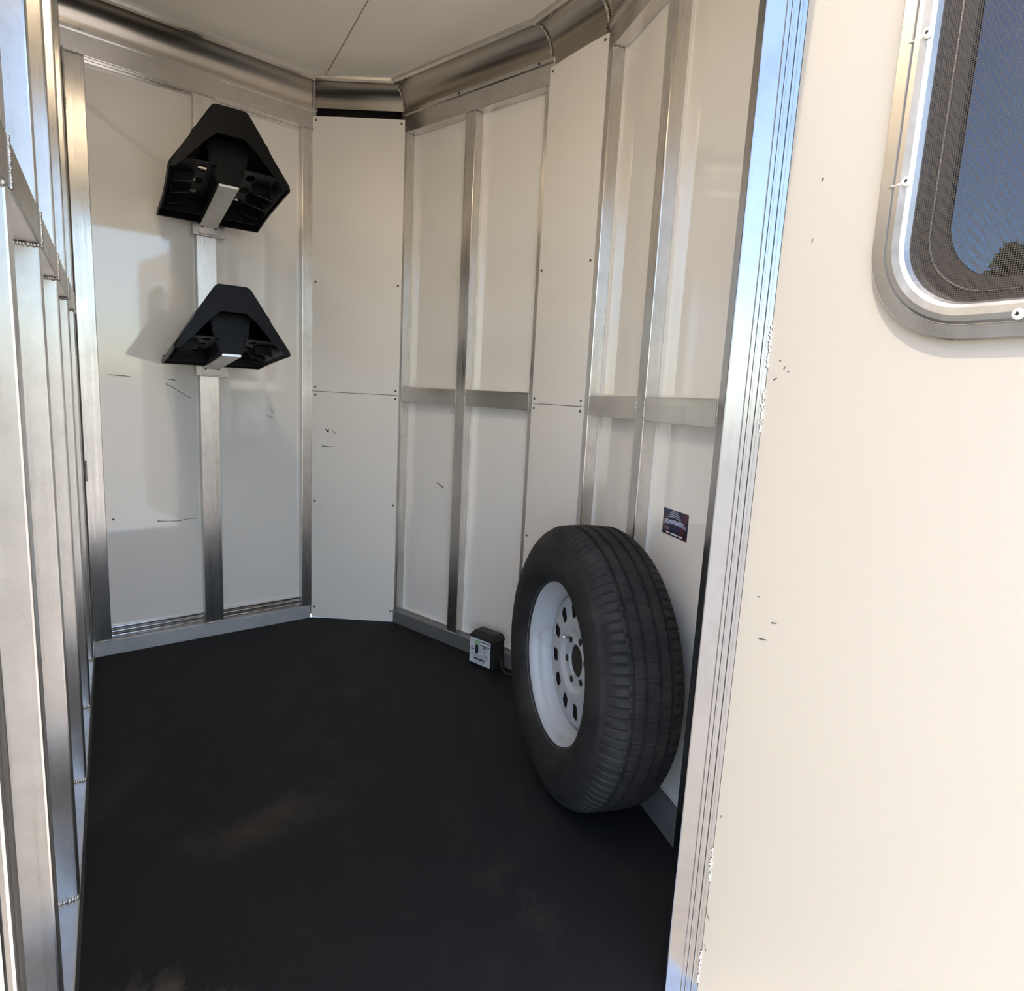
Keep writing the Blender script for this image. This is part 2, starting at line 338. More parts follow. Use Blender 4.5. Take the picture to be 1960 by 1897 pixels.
for pts, w_ in (([(0.205, 0.64), (0.215, 0.637), (0.23, 0.63), (0.245, 0.625)], 0.006), ([(0.27, 0.93), (0.275, 0.928)], 0.005)): scuff(NOSE, pts, PZ + 0.0006, w_, nose)
rivet(NOSE, 0.66, 0.006, RAIL1 + 0.001, nose); rivet(NOSE, 0.30, 0.006, RAIL1 + 0.001, nose)

# ------------------------------------------------------------------ cove and ceiling bead round the top
chain = [FAR, CH1, NOSE, CH2, SIDE]; lens = [LF, L1, LN, L2, LS]
def meet(f, g, d):
    p, q = f.pt(0, d, 0), g.pt(0, d, 0); den = f.t.x * g.t.y - f.t.y * g.t.x
    k = ((q.x - p.x) * g.t.y - (q.y - p.y) * g.t.x) / den
    return p + f.t * k
def ends_at(i, d):
    a = chain[i].pt(-0.06, d, 0) if i == 0 else meet(chain[i - 1], chain[i], d)
    b = chain[i].pt(0.95, d, 0) if i == len(chain) - 1 else meet(chain[i], chain[i + 1], d)
    return a, b
cove = bpy.data.objects.new('trim_2', None); C.objects.link(cove); cove.location = (-0.5, 2.5, RAIL1)
tag(cove, 'rounded aluminium cove moulding joining walls and ceiling', kind='structure')
CR = 0.083
def strip(name, i, prof, mt, parent, smooth):
    bm = bmesh.new(); rows = []
    for d, z in prof:
        a, b = ends_at(i, d); off = parent.location
        rows.append((bm.verts.new(Vector((a.x, a.y, z)) - off), bm.verts.new(Vector((b.x, b.y, z)) - off)))
    for r0, r1 in zip(rows, rows[1:]): bm.faces.new((r0[0], r0[1], r1[1], r1[0]))
    o = obj(name, bm, mt, parent, smooth)
    return o
for i in range(5):
    prof = [(CR * (1 - math.cos(rad(t))) + 0.0, RAIL1 + 0.004 + (T_C - RAIL1 - 0.004) * math.sin(rad(t))) for t in range(0, 91, 9)]
    if i in (1, 3): prof = [(0.0 - 0.004, prof[0][1] + 0.006)] + prof[2:]
    if i == 3: prof = [(-0.012, 2.02), (-0.006, 2.045)] + prof[1:]
    strip('cove', i, prof, AL_C, cove, True)
    strip('ceiling_bead', i, [(CR - 0.012, T_C - 0.004), (CR - 0.010, T_C - 0.012), (CR + 0.002, T_C - 0.013), (CR + 0.012, T_C - 0.009), (CR + 0.013, T_C)], AL_H, cove, False)
for i, fr_pair in enumerate(((0, 1), (1, 2), (2, 3), (3, 4))):
    f, g = chain[fr_pair[0]], chain[fr_pair[1]]
    bm = bmesh.new(); k = 16
    for j in range(k):
        t = rad(4 + 70 * j / k); d = CR * (1 - math.cos(t)) + 0.004; z = RAIL1 + 0.004 + (T_C - RAIL1 - .004) * math.sin(t) - 0.003
        p = meet(f, g, d); bmesh.ops.create_icosphere(bm, subdivisions=1, radius=random.uniform(0.0035, 0.0055), matrix=Matrix.Translation(Vector((p.x, p.y, z)) - cove.location))
    obj('weld', bm, WELD, cove, True)
    p = meet(f, g, CR + 0.002); o = meshobj('screw', SCREW, cove); o.location = Vector((p.x, p.y, T_C - 0.0125)) - cove.location; o.rotation_euler = (math.pi, 0, 0)

# ------------------------------------------------------------------ divider wall on the left
div = tag(wbox('wall_divider', DIV, -0.08, 2.06, -0.075, -0.055, 0, T_C, SKIN, None, 0), kind='structure')
wbox('panel', DIV, -0.05, 2.02, -0.055, -0.052, 0.02, T_C - 0.01, WHITE, div, 0)
for s in (0.145, 0.50, 0.892, 1.292, 1.670):
    wbox('stud', DIV, s, s + 0.040, -0.052, 0.0, 0.064, 1.195, AL_V, div, 0.003)
    wbox('stud', DIV, s, s + 0.040, -0.052, 0.0, 1.252, T_C, AL_V, div, 0.003)
    weld(DIV, (s + 0.041, -0.05, 1.192), (s + 0.041, 0.0, 1.192), 0.0045, div); weld(DIV, (s + 0.041, -0.05, 0.065), (s + 0.041, 0.0, 0.066), 0.0045, div)
    weld(DIV, (s, 0.001, 1.195), (s, 0.001, 1.25), 0.003, div)
wbox('mid_rail', DIV, -0.02, 1.955, -0.052, 0.0006, 1.195, 1.252, AL_R, div, 0.003)
wbox('bottom_rail', DIV, -0.02, 1.955, -0.052, 0.001, 0.0, 0.063, AL_R, div, 0.002)
wbox('post', DIV, -0.045, 0.012, -0.052, -0.012, 0.0, T_C, AL_V, div, 0.002)

# ------------------------------------------------------------------ doorway wall
near = tag(wbox('wall_near', NEAR, 0.865, 1.14, 0.465, 0.53, -0.02, T_C, SKIN, None, 0), 'white outer side wall around the doorway', kind='structure')
wbox('panel', NEAR, -2.4, -0.065, 0.465, 0.53, -0.45, T_C + 0.05, SKIN, near, 0)
wbox('header', NEAR, -0.065, 0.865, 0.465, 0.53, 1.92, T_C, SKIN, near, 0.002)
wbox('header_trim', NEAR, -0.065, 0.865, 0.45, 0.465, 1.90, 1.94, AL_H, near, 0.002)
wbox('sill', NEAR, -0.065, 0.865, 0.44, 0.50, -0.06, 0.004, AL_H, near, 0.003)
jl = tag(wbox('trim_3', NEAR, -0.065, -0.035, 0.430, 0.56, -0.06, 1.88, AL_R, None, 0.003), 'aluminium door jamb on the divider side of the doorway', kind='structure')
wbox('jamb_flange', NEAR, -0.075, -0.012, 0.425, 0.452, -0.06, 1.88, AL_R, jl, 0.003)
wbox('jamb_post', DIV, 1.955, 2.0, -0.055, 0.0, 0.0, T_C, AL_V, jl, 0.003)
# hinge-side jamb: flat face, then the ribbed hinge extrusion
R_J = 0.97
def az(a, r): return (r * math.cos(rad(a)), r * math.sin(rad(a)))
PL, PM, PH = az(71.9, R_J), (0.329, 0.918), (0.355, 0.915)
JF = Frame(PL, ang(PL, PM), -1); JL = ln(PL, PM); HF = Frame(PM, ang(PM, PH), -1); HL = ln(PM, PH)
jr = tag(wbox('trim_4', JF, 0.0, JL, -0.055, 0.0, -0.12, 1.98, AL_J, None, 0.002), 'aluminium hinge jamb between doorway and open door', kind='structure')
x_ = 0.0
for wd, dp in ((0.22, -0.0015), (0.12, 0.0006), (0.26, -0.0022), (0.16, 0.0010), (0.24, -0.0012)):
    wbox('hinge_rib', HF, x_ * HL, (x_ + wd) * HL, -0.03, dp, -0.12, 1.98, AL_J, jr, 0.0005); x_ += wd
for z in (0.05, 0.24, 0.97, 1.06):
    bm = bmesh.new()
    for j in range(26):
        bmesh.ops.create_icosphere(bm, subdivisions=1, radius=random.uniform(.0008, .0022), matrix=Matrix.Translation(HF.pt(HL - 0.001, 0.001, z + j * 0.0023) + Vector((random.uniform(-.001, .001), 0, 0))))
    obj('sealant', bm, PALEPAINT, jr, True)

# ------------------------------------------------------------------ open door
DOOR = Frame(PH, -60.0, -1)
DW, DZ0, DZ1, DT = 0.78, 0.02, 1.83, 0.034
WS0, WS1, WZ0, WZ1, WR = 0.136, 0.60, 1.085, 1.66, 0.115    # outer edge of the window ring
def rrect(s0, s1, z0, z1, r, n=12):
    out = []
    for cx, cz, a0 in ((s1 - r, z0 + r, -90), (s1 - r, z1 - r, 0), (s0 + r, z1 - r, 90), (s0 + r, z0 + r, 180)):
        for i in range(n + 1):
            t = rad(a0 + 90 * i / n); out.append((cx + r * math.cos(t), cz + r * math.sin(t)))
    return out
def inset(k): return rrect(WS0 + k, WS1 - k, WZ0 + k, WZ1 - k, max(WR - k, 0.070))
def ringloft(name, prof, mt, parent, smooth=False):
    """prof: list of (inset, d) swept round the window"""
    bm = bmesh.new(); loops = [[bm.verts.new(DOOR.pt(s, d, z)) for s, z in inset(k)] for k, d in prof]
    n = len(loops[0])
    for a, b in zip(loops, loops[1:]):
        for i in range(n): bm.faces.new((a[i], a[(i + 1) % n], b[(i + 1) % n], b[i]))
    return obj(name, bm, mt, parent, smooth)
door = bpy.data.objects.new('door_1', None); C.objects.link(door)
tag(door, 'cream compartment door swung open, with rounded screened window', kind='structure')
# leaf sheets with the window cut out, inside and outside, plus the edge frame
def sheet(name, d, mt):
    bm = bmesh.new(); hole = inset(0.030); n = len(hole)
    hv = [bm.verts.new(DOOR.pt(s, d, z)) for s, z in hole]
    cs = [bm.verts.new(DOOR.pt(s, d, z)) for s, z in ((DW, DZ0), (DW, DZ1), (0.0, DZ1), (0.0, DZ0))]
    q = n // 4
    for c_ in range(4):
        seg = hv[c_ * q:(c_ + 1) * q]
        for a, b in zip(seg, seg[1:]): bm.faces.new((a, b, cs[c_]))
        nx = hv[((c_ + 1) * q) % n]
        bm.faces.new((seg[-1], nx, cs[(c_ + 1) % 4], cs[c_]))
    return obj(name, bm, mt, door)
sheet('inner_sheet', 0.0, DOORW); sheet('outer_sheet', -DT, SKIN)
for a in ((0.0, 0.02, DZ0, DZ1), (DW - 0.02, DW, DZ0, DZ1), (0.02, DW - 0.02, DZ0, DZ0 + 0.02), (0.02, DW - 0.02, DZ1 - 0.02, DZ1)):
    wbox('edge_frame', DOOR, a[0], a[1], -DT + 0.0005, -0.0005, a[2], a[3], AL_V, door, 0)
ring = ringloft('window_ring', [(0.0, 0.0), (0.0003, 0.008), (0.002, 0.0096), (0.0155, 0.0100), (0.0160, 0.0092), (0.0168, 0.0104), (0.020, 0.0120), (0.026, 0.0125), (0.034, 0.0110), (0.038, 0.008), (0.041, 0.002), (0.041, -0.030)], AL_R, door, False)
scr = []
for s, z in ((0.170, 1.265), (0.170, 1.418), (0.170, 1.56), (0.30, 1.108), (0.45, 1.108)):
    bm = bmesh.new()
    # pan head with cross recess
    prof = [(0.0001, 0.0022), (0.0018, 0.0022), (0.0022, 0.0042), (0.0046, 0.0036), (0.0056, 0.0018), (0.0056, 0.0)]
    lo = [[bm.verts.new((r * math.cos(2 * math.pi * i / 14), r * math.sin(2 * math.pi * i / 14), h)) for i in range(14)] for r, h in prof]
    for a, b in zip(lo, lo[1:]):
        for i in range(14): bm.faces.new((a[i], a[(i + 1) % 14], b[(i + 1) % 14], b[i]))
    o = obj('screw', bm, PALEPAINT, ring, True); o.matrix_local = DOOR.mw(s, 0.0118, z)
    bm = bmesh.new()
    for a in (0, 90): bmesh.ops.create_cube(bm, size=1, matrix=Matrix.Rotation(rad(a + 20), 4, 'Z') @ Matrix.Diagonal((0.0040, 0.0010, 0.0014, 1)))
    o2 = obj('cross_recess', bm, DARK, ring); o2.matrix_local = DOOR.mw(s, 0.0150, z)
    if s < 0.2:   # pale tapered tail from under the head towards the rim
        bm = bmesh.new(); bmesh.ops.create_cone(bm, segments=10, radius1=0.0035, radius2=0.0004, depth=0.022, cap_ends=True, matrix=Matrix.Translation((0, 0, 0.011)))
        o3 = obj('sealant', bm, PALEPAINT, ring, True); x = DOOR.mw(s, 0.0105, z - 0.001)
        o3.matrix_local = x @ Matrix.Rotation(rad(-90 if DOOR.mw(0, 0, 0).col[0].to_3d().dot(DOOR.t) > 0 else 90), 4, 'Y')
ringloft('inner_window_frame', [(0.041, -0.010), (0.044, -0.012), (0.052, -0.014), (0.0525, -0.016), (0.0545, -0.016), (0.055, -0.014), (0.067, -0.018), (0.067, -0.030)], GASKET, door)
ringloft('chrome_bead', [(0.0526, -0.0145), (0.0532, -0.0125), (0.0542, -0.0125), (0.0548, -0.0145)], AL_R, door)
def pane(name, k, d, mt, th):
    bm = bmesh.new(); a = [bm.verts.new(DOOR.pt(s, d, z)) for s, z in inset(k)]; b = [bm.verts.new(DOOR.pt(s, d - th, z)) for s, z in inset(k)]
    bm.faces.new(a); bm.faces.new(b[::-1]); n = len(a)
    for i in range(n): bm.faces.new((a[i], b[i], b[(i + 1) % n], a[(i + 1) % n]))
    return obj(name, bm, mt, door)
pane('window_pane', 0.065, -0.024, GLASS, 0.003)
# woven insect screen: crossed threads as fine relief of one sheet
SCR = bpy.data.materials.new('insect_screen'); SCR.use_nodes = True
n_, l_ = SCR.node_tree.nodes, SCR.node_tree.links; b_ = n_['Principled BSDF']; b_.inputs['Base Color'].default_value = (0.055, 0.040, 0.027, 1); b_.inputs['Roughness'].default_value = 0.6
tc = n_.new('ShaderNodeTexCoord'); sx = n_.new('ShaderNodeSeparateXYZ'); l_.new(tc.outputs['UV'], sx.inputs[0])
def saw(sock):
    a = n_.new('ShaderNodeMath'); a.operation = 'MULTIPLY'; a.inputs[1].default_value = 440.0; l_.new(sock, a.inputs[0])
    b = n_.new('ShaderNodeMath'); b.operation = 'FRACT'; l_.new(a.outputs[0], b.inputs[0])
    c = n_.new('ShaderNodeMath'); c.operation = 'LESS_THAN'; c.inputs[1].default_value = 0.26; l_.new(b.outputs[0], c.inputs[0]); return c.outputs[0]
mx = n_.new('ShaderNodeMath'); mx.operation = 'MAXIMUM'; l_.new(saw(sx.outputs[0]), mx.inputs[0]); l_.new(saw(sx.outputs[1]), mx.inputs[1])
tr = n_.new('ShaderNodeBsdfTransparent'); ms = n_.new('ShaderNodeMixShader'); l_.new(mx.outputs[0], ms.inputs[0]); l_.new(tr.outputs[0], ms.inputs[1]); l_.new(b_.outputs[0], ms.inputs[2])
l_.new(ms.outputs[0], n_['Material Output'].inputs[0])
bm = bmesh.new(); uvl = bm.loops.layers.uv.new(); pts = inset(0.041); fc = bm.faces.new([bm.verts.new(DOOR.pt(s, 0.0005, z)) for s, z in pts])
for lp, (s, z) in zip(fc.loops, pts): lp[uvl].uv = (s, z)
obj('insect_screen', bm, SCR, door, keep=True)
for s, z, a, l in ((0.052, 1.30, 70, .004), (0.048, 1.225, 70, .004), (0.02, 1.07, 20, .003), (0.028, 1.06, 60, .004), (0.035, 1.055, 40, .003), (0.015, 1.045, 30, .006), (0.003, 0.18, 120, .02), (0.006, 0.12, 115, .010), (0.06, 0.70, 15, .010), (0.045, 0.67, 10, .014), (0.03, 0.73, 0, .004), (0.008, 0.36, 90, .004)):
    ca, sa_ = math.cos(rad(a)), math.sin(rad(a)); bm = bmesh.new(); wv = 0.0009
    q = [(-l / 2, -wv), (l / 2, -wv * .5), (l / 2, wv * .5), (-l / 2, wv)]
    bm.faces.new([bm.verts.new(DOOR.pt(s + x * ca - y * sa_, 0.0006, z + x * sa_ + y * ca)) for x, y in q]); obj('scuff_mark', bm, SCUFF, door)

# ------------------------------------------------------------------ saddle racks
RS = 0.408
def rack(z, label, holed):
    root = bpy.data.objects.new('saddle_rack', None); C.objects.link(root)
    p = FAR.pt(RS, 0.0, z); base = FAR.mw(RS, 0.0, z)     # local X across, Y up, Z out of the wall
    # local axes: X across (towards +s), Y out from the wall, Z up
    X = FAR.t; Y = FAR.n; Z = Vector((0, 0, 1))
    root.matrix_world = Matrix(((X.x, Y.x, 0, p.x), (X.y, Y.y, 0, p.y), (0, 0, 1, p.z), (0, 0, 0, 1)))
    tag(root, label, 'saddle rack', group='saddle racks on the far wall')
    SW = Matrix.Rotation(rad(6.5), 4, 'Z') @ Matrix.Rotation(rad(4.5), 4, 'X')
    def part(name, bm, mt, parent=root, smooth=False, sw=True):
        if sw: bmesh.ops.transform(bm, matrix=SW, verts=bm.verts[:])
        return obj(name, bm, mt, parent, smooth)
    Y0, Y1 = 0.035, 0.515
    half = [(0.165, 0.0), (0.163, 0.012), (0.130, 0.062), (0.108, 0.095), (0.101, 0.112), (0.094, 0.120), (0.070, 0.158), (0.052, 0.186), (0.046, 0.193), (0.038, 0.196)]
    prof = [(-x, zz) for x, zz in half] + [(x, zz) for x, zz in reversed(half)]
    # shell: skirts and ridge lofted from the wall end to the free end
    bm = bmesh.new(); secs = []
    for y, k, dz in ((Y0, 0.97, 0), (Y0 + 0.01, 0.985, 0), (0.15, 0.97, 0.0), (0.27, 0.965, 0.0), (0.40, 0.98, 0.0), (Y1 - 0.012, 1.0, 0), (Y1, 0.985, 0)):
        secs.append([bm.verts.new((x * k, y, zz + (dz if zz < 0.05 else 0))) for x, zz in prof])
    for a, b in zip(secs, secs[1:]):
        for i in range(len(prof) - 1): bm.faces.new((a[i], a[i + 1], b[i + 1], b[i]))
    sh = part('shell', bm, PLAST)
    md = sh.modifiers.new('t', 'SOLIDIFY'); md.thickness = 0.005; md.offset = 0
    # free-end plate with the arch cut out
    arch = [(-0.152, 0.0), (-0.120, 0.030), (-0.060, 0.098), (-0.036, 0.118), (0.036, 0.118), (0.060, 0.098), (0.120, 0.030), (0.152, 0.0)]
    out = [(-0.163, 0.0), (-0.130, 0.062), (-0.094, 0.120), (-0.042, 0.194), (0.042, 0.194), (0.094, 0.120), (0.130, 0.062), (0.163, 0.0)]
    bm = bmesh.new(); lo = [[bm.verts.new((x, y, zz)) for x, zz in L] for y in (Y1 - 0.004, Y1 + 0.002) for L in (out, arch)]
    o0, a0, o1, a1 = lo
    for i in range(7):
        bm.faces.new((o0[i], o0[i + 1], a0[i + 1], a0[i])); bm.faces.new((o1[i], a1[i], a1[i + 1], o1[i + 1]))
        bm.faces.new((a0[i], a0[i + 1], a1[i + 1], a1[i])); bm.faces.new((o0[i], o1[i], o1[i + 1], o0[i + 1]))
    bmesh.ops.bevel(bm, geom=[e for e in bm.edges if abs(e.verts[0].co.y - e.verts[1].co.y) < 1e-6 and len(e.link_faces) == 2 and e.verts[0].co.y > Y1], offset=0.0012, segments=2, affect='EDGES')
    part('end_plate', bm, PLAST)
    # low bar closing the wall end, and a holed web between the centre box and each skirt
    bm = bmesh.new(); bmesh.ops.create_cube(bm, size=1, matrix=Matrix.Translation((0, Y0 + 0.004, 0.014)) @ Matrix.Diagonal((0.318, 0.008, 0.028, 1)))
    bmesh.ops.bevel(bm, geom=bm.edges[:], offset=0.0015, segments=2, affect='EDGES'); part('wall_bar', bm, PLAST)
    # back plate across the shell
    bm = bmesh.new(); yb = 0.12
    loops = [[(-0.155, 0.002), (-0.125, 0.06), (-0.092, 0.117), (-0.046, 0.188), (0.046, 0.188), (0.092, 0.117), (0.125, 0.06), (0.155, 0.002)]]
    if holed:
        for cx_, cz_, rx_, rz_ in ((-0.030, 0.162, 0.018, 0.018), (-0.040, 0.112, 0.020, 0.020), (-0.056, 0.072, 0.020, 0.012), (0.084, 0.108, 0.013, 0.018), (0.088, 0.070, 0.018, 0.012)):
            loops.append([(cx_ + rx_ * math.cos(rad(t)), cz_ + rz_ * math.sin(rad(t))) for t in range(0, 360, 30)])
    ed = []
    for lp in loops:
        V = [bm.verts.new((a, yb, b)) for a, b in lp]; ed += [bm.edges.new((V[i], V[(i + 1) % len(V)])) for i in range(len(V))]
    bmesh.ops.triangle_fill(bm, edges=ed, use_beauty=True)
    bk = part('back_plate', bm, PLAST); md = bk.modifiers.new('t', 'SOLIDIFY'); md.thickness = 0.003
    # bulkhead in front of the arm's end
    bm = bmesh.new(); pts = [(-0.031, 0.0), (0.031, 0.0), (0.052, 0.060), (0.060, 0.125), (-0.060, 0.125), (-0.052, 0.060)]
    A = [bm.verts.new((a, 0.440, b)) for a, b in pts]; B = [bm.verts.new((a, 0.456, b)) for a, b in pts]
    bm.faces.new(A); bm.faces.new(B[::-1])
    for k in range(6): bm.faces.new((A[k], B[k], B[(k + 1) % 6], A[(k + 1) % 6]))
    bmesh.ops.bevel(bm, geom=bm.edges[:], offset=0.003, segments=2, affect='EDGES'); part('bulkhead', bm, PLAST)
    for sx_ in (-1, 1):
        bm = bmesh.new(); ys = [0.045, 0.165, 0.270, 0.375, 0.480]; hol = [None, (0.215, 0.018), (0.320, 0.026), (0.428, 0.030)]
        for j in range(4):
            q = [(0.034, ys[j]), (0.136, ys[j]), (0.136, ys[j + 1]), (0.034, ys[j + 1])]
            V = [bm.verts.new((sx_ * a, b, 0.046)) for a, b in q]
            if hol[j]:
                H = [bm.verts.new((sx_ * (0.067 + 0.013 * math.cos(rad(t))), hol[j][0] + hol[j][1] * math.sin(rad(t)), 0.046)) for t in range(225, 225 + 360, 30)]
                for k in range(4): bm.faces.new([V[k], V[(k + 1) % 4]] + [H[(3 * k + u) % 12] for u in range(4)][::-1])
            else: bm.faces.new(V)
        bmesh.ops.remove_doubles(bm, verts=bm.verts[:], dist=1e-5)
        wb = part('web', bm, PLAST); md = wb.modifiers.new('t', 'SOLIDIFY'); md.thickness = 0.003
        for y in (0.155, 0.265, 0.372):
            bm = bmesh.new(); pts = [(0.088, 0.020), (0.140, 0.008), (0.134, 0.046), (0.080, 0.046)]
            A = [bm.verts.new((sx_ * a, y - 0.004, b)) for a, b in pts]; B = [bm.verts.new((sx_ * a, y + 0.004, b)) for a, b in pts]
            bm.faces.new(A); bm.faces.new(B[::-1])
            for k in range(4): bm.faces.new((A[k], B[k], B[(k + 1) % 4], A[(k + 1) % 4]))
            part('inner_rib', bm, PLAST)
    bm = bmesh.new()
    pts = [(-0.031, 0.0), (0.031, 0.0), (0.037, 0.045), (0.044, 0.060), (-0.044, 0.060), (-0.037, 0.045)]
    A = [bm.verts.new((a, Y0 + 0.03, b)) for a, b in pts]; B = [bm.verts.new((a, 0.455, b)) for a, b in pts]
    bm.faces.new(A); bm.faces.new(B[::-1])
    for k in range(6): bm.faces.new((A[k], B[k], B[(k + 1) % 6], A[(k + 1) % 6]))
    bmesh.ops.bevel(bm, geom=bm.edges[:], offset=0.003, segments=2, affect='EDGES')
    part('centre_box', bm, PLAST)
    bm = bmesh.new(); bmesh.ops.create_cube(bm, size=1, matrix=Matrix.Translation((0, 0.232, -0.004)) @ Matrix.Diagonal((0.056, 0.448, 0.007, 1)))
    bmesh.ops.bevel(bm, geom=bm.edges[:], offset=0.0015, segments=2, affect='EDGES')
    part('arm', bm, AL_R)
    br = bmesh.new()
    bmesh.ops.create_cube(br, size=1, matrix=Matrix.Translation((0.002, 0.006, -0.012)) @ Matrix.Diagonal((0.110, 0.010, 0.044, 1)))
    bmesh.ops.create_cube(br, size=1, matrix=Matrix.Translation((0.000, 0.013, -0.010)) @ Matrix.Diagonal((0.068, 0.012, 0.038, 1)))
    bmesh.ops.bevel(br, geom=br.edges[:], offset=0.0012, segments=1, affect='EDGES')
    bo = part('bracket', br, AL_R, sw=False)
    for x in (-0.022, 0.022):
        o = meshobj('bolt', BOLT, bo); o.matrix_local = Matrix.Translation((x, 0.018, -0.004)) @ Matrix.Rotation(rad(-90), 4, 'X')
    return root
BOLT = disc_mesh('bolt', 0.0055, 0.005, DRIVET, 6, 0.95)
rack(1.550, 'black plastic saddle rack, the higher of two on the far wall stud', True)
rack(1.052, 'black plastic saddle rack, the lower of two on the far wall stud', False)

# ------------------------------------------------------------------ spare wheel
def revolve(bm, prof, n, rfun=None, closed=False):
    rows = []
    for i in range(n):
        t = 2 * math.pi * i / n
        rows.append([bm.verts.new(((r if not rfun else rfun(j, i, r)) * math.cos(t), (r if not rfun else rfun(j, i, r)) * math.sin(t), a)) for j, (a, r) in enumerate(prof)])
    m_ = len(prof); rng = range(m_) if closed else range(m_ - 1)
    for i in range(n):
        A, B = rows[i], rows[(i + 1) % n]
        for j in rng: k = (j + 1) % m_; bm.faces.new((A[j], A[k], B[k], B[j]))
    return rows
TR, TW = 0.346, 0.196
wheel = bpy.data.objects.new('spare_wheel', None); C.objects.link(wheel)
yw = rad(197.75); ax = Vector((math.cos(yw), math.sin(yw), 0.03)).normalized()
ux = Vector((0, 0, 1)).cross(ax).normalized(); uy = ax.cross(ux)
ctr = Vector((0.2045, 1.5163, TR + 0.001))
wheel.matrix_world = Matrix(((ux.x, uy.x, ax.x, ctr.x), (ux.y, uy.y, ax.y, ctr.y), (ux.z, uy.z, ax.z, ctr.z), (0, 0, 0, 1)))
tag(wheel, 'black trailer tyre on a pale grey steel rim leaning by the white wall', 'spare wheel')
h = TW / 2
tp = [(h - 0.022, 0.200), (h - 0.012, 0.206), (h - 0.003, 0.216), (h + 0.003, 0.232), (h + 0.0065, 0.250), (h + 0.0072, 0.2535), (h + 0.0066, 0.257), (h + 0.007, 0.272), (h + 0.004, 0.288), (h + 0.0005, 0.300), (h - 0.001, 0.3025), (h - 0.003, 0.304), (h - 0.009, 0.318), (h - 0.016, 0.328), (h - 0.024, 0.335), (h - 0.032, 0.3385)]
tread = []
gr = [0.046, 0.017, -0.017, -0.046]          # circumferential grooves
xs_ = [0.060, 0.054]
for g in gr: xs_ += [g + 0.0045, g + 0.0035, g - 0.0035, g - 0.0045]
xs_ += [-0.054, -0.060]
crown = lambda a: TR - 0.9 * a * a - 0.0
for a in xs_:
    deep = any(abs(a - g) < 0.004 for g in gr)
    tread.append((a, crown(a) - (0.0065 if deep else 0.0)))
full = tp + tread + [(-a, r) for a, r in reversed(tp)]
NA = 480
def tyre_r(j, i, r):
    a = full[j][0]
    if abs(a) > 0.052 and r > 0.315:                  # shoulder blocks: short lateral slots
        if i % 5 == 0: return r - 0.0048
    elif r > 0.33:
        off = 1 if a > 0.03 else 2 if a > 0 else 3 if a > -0.03 else 0
        if (i + off * 2) % 9 == 0: return r - 0.0028
    return r
bm = bmesh.new(); revolve(bm, full, NA, tyre_r)
ty = obj('tyre', bm, RUBBER, wheel, True, keep=True)
es = ty.modifiers.new('e', 'EDGE_SPLIT'); es.split_angle = rad(32)
# rim: lip, barrel and dished disc with twelve round holes
rimroot_prof = [(h - 0.016, 0.2035), (h - 0.0155, 0.2065), (h - 0.019, 0.2085), (h - 0.023, 0.2065), (h - 0.024, 0.200), (h - 0.030, 0.194), (h - 0.040, 0.1915), (h - 0.046, 0.189), (h - 0.050, 0.1815), (h - 0.058, 0.1775), (h - 0.090, 0.174), (-h + 0.03, 0.176), (-h + 0.022, 0.196), (-h + 0.018, 0.206)]
bm = bmesh.new(); revolve(bm, rimroot_prof, 96)
rim = obj('rim', bm, RIM, wheel, True, keep=True)
md = rim.modifiers.new('t', 'SOLIDIFY'); md.thickness = 0.0025
# disc
def disc():
    bm = bmesh.new(); NH = 12; RC, RH = 0.127, 0.0212
    rin, rout = 0.104, 0.150; ad = lambda r: h - 0.052 + (0.155 - r) * 0.10
    sub = 6
    def vert(r, t): return bm.verts.new((r * math.cos(t), r * math.sin(t), ad(r)))
    inner, outer = [], []
    for k in range(NH):
        t0 = 2 * math.pi * k / NH; dt = 2 * math.pi / NH
        a_in = [vert(rin, t0 + dt * u / sub) for u in range(sub + 1)]; a_out = [vert(rout, t0 + dt * u / sub) for u in range(sub + 1)]
        tm = t0 + dt / 2; cx, cy = RC * math.cos(tm), RC * math.sin(tm)
        hole = []
        loop = a_in + a_out[::-1]
        for vtx in loop:
            d = Vector((vtx.co.x - cx, vtx.co.y - cy)); d.normalize(); hole.append(bm.verts.new((cx + d.x * RH, cy + d.y * RH, ad(RC))))
        rim_b = [bm.verts.new((q.co.x * 1, q.co.y * 1, q.co.z - 0.004)) for q in hole]
        n = len(loop)
        for u in range(n):
            w_ = (u + 1) % n
            bm.faces.new((loop[u], loop[w_], hole[w_], hole[u])); bm.faces.new((hole[u], hole[w_], rim_b[w_], rim_b[u]))
    # outer flange to barrel and inner dish to hub bore
    for pr in ([(ad(rout), rout), (ad(0.158), 0.158), (h - 0.054, 0.165), (h - 0.062, 0.171), (h - 0.078, 0.1745)], [(ad(rin), rin), (ad(0.094), 0.094), (h - 0.046, 0.088), (h - 0.047, 0.081), (h - 0.054, 0.075), (h - 0.056, 0.068), (h - 0.054, 0.046), (h - 0.053, 0.0425), (h - 0.058, 0.041), (h - 0.072, 0.0405)]):
        revolve(bm, pr, NH * sub)
    bmesh.ops.remove_doubles(bm, verts=bm.verts[:], dist=1e-5)
    return obj('disc', bm, RIM, wheel, True)
dsc = disc(); dsc.location.z = -0.022; es = dsc.modifiers.new('e', 'EDGE_SPLIT'); es.split_angle = rad(50)
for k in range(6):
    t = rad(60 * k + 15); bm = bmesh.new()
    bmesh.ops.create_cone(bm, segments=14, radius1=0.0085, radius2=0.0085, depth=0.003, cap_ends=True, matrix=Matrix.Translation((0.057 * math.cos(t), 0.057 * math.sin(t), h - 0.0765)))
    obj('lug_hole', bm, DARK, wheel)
bm = bmesh.new(); t = rad(143)
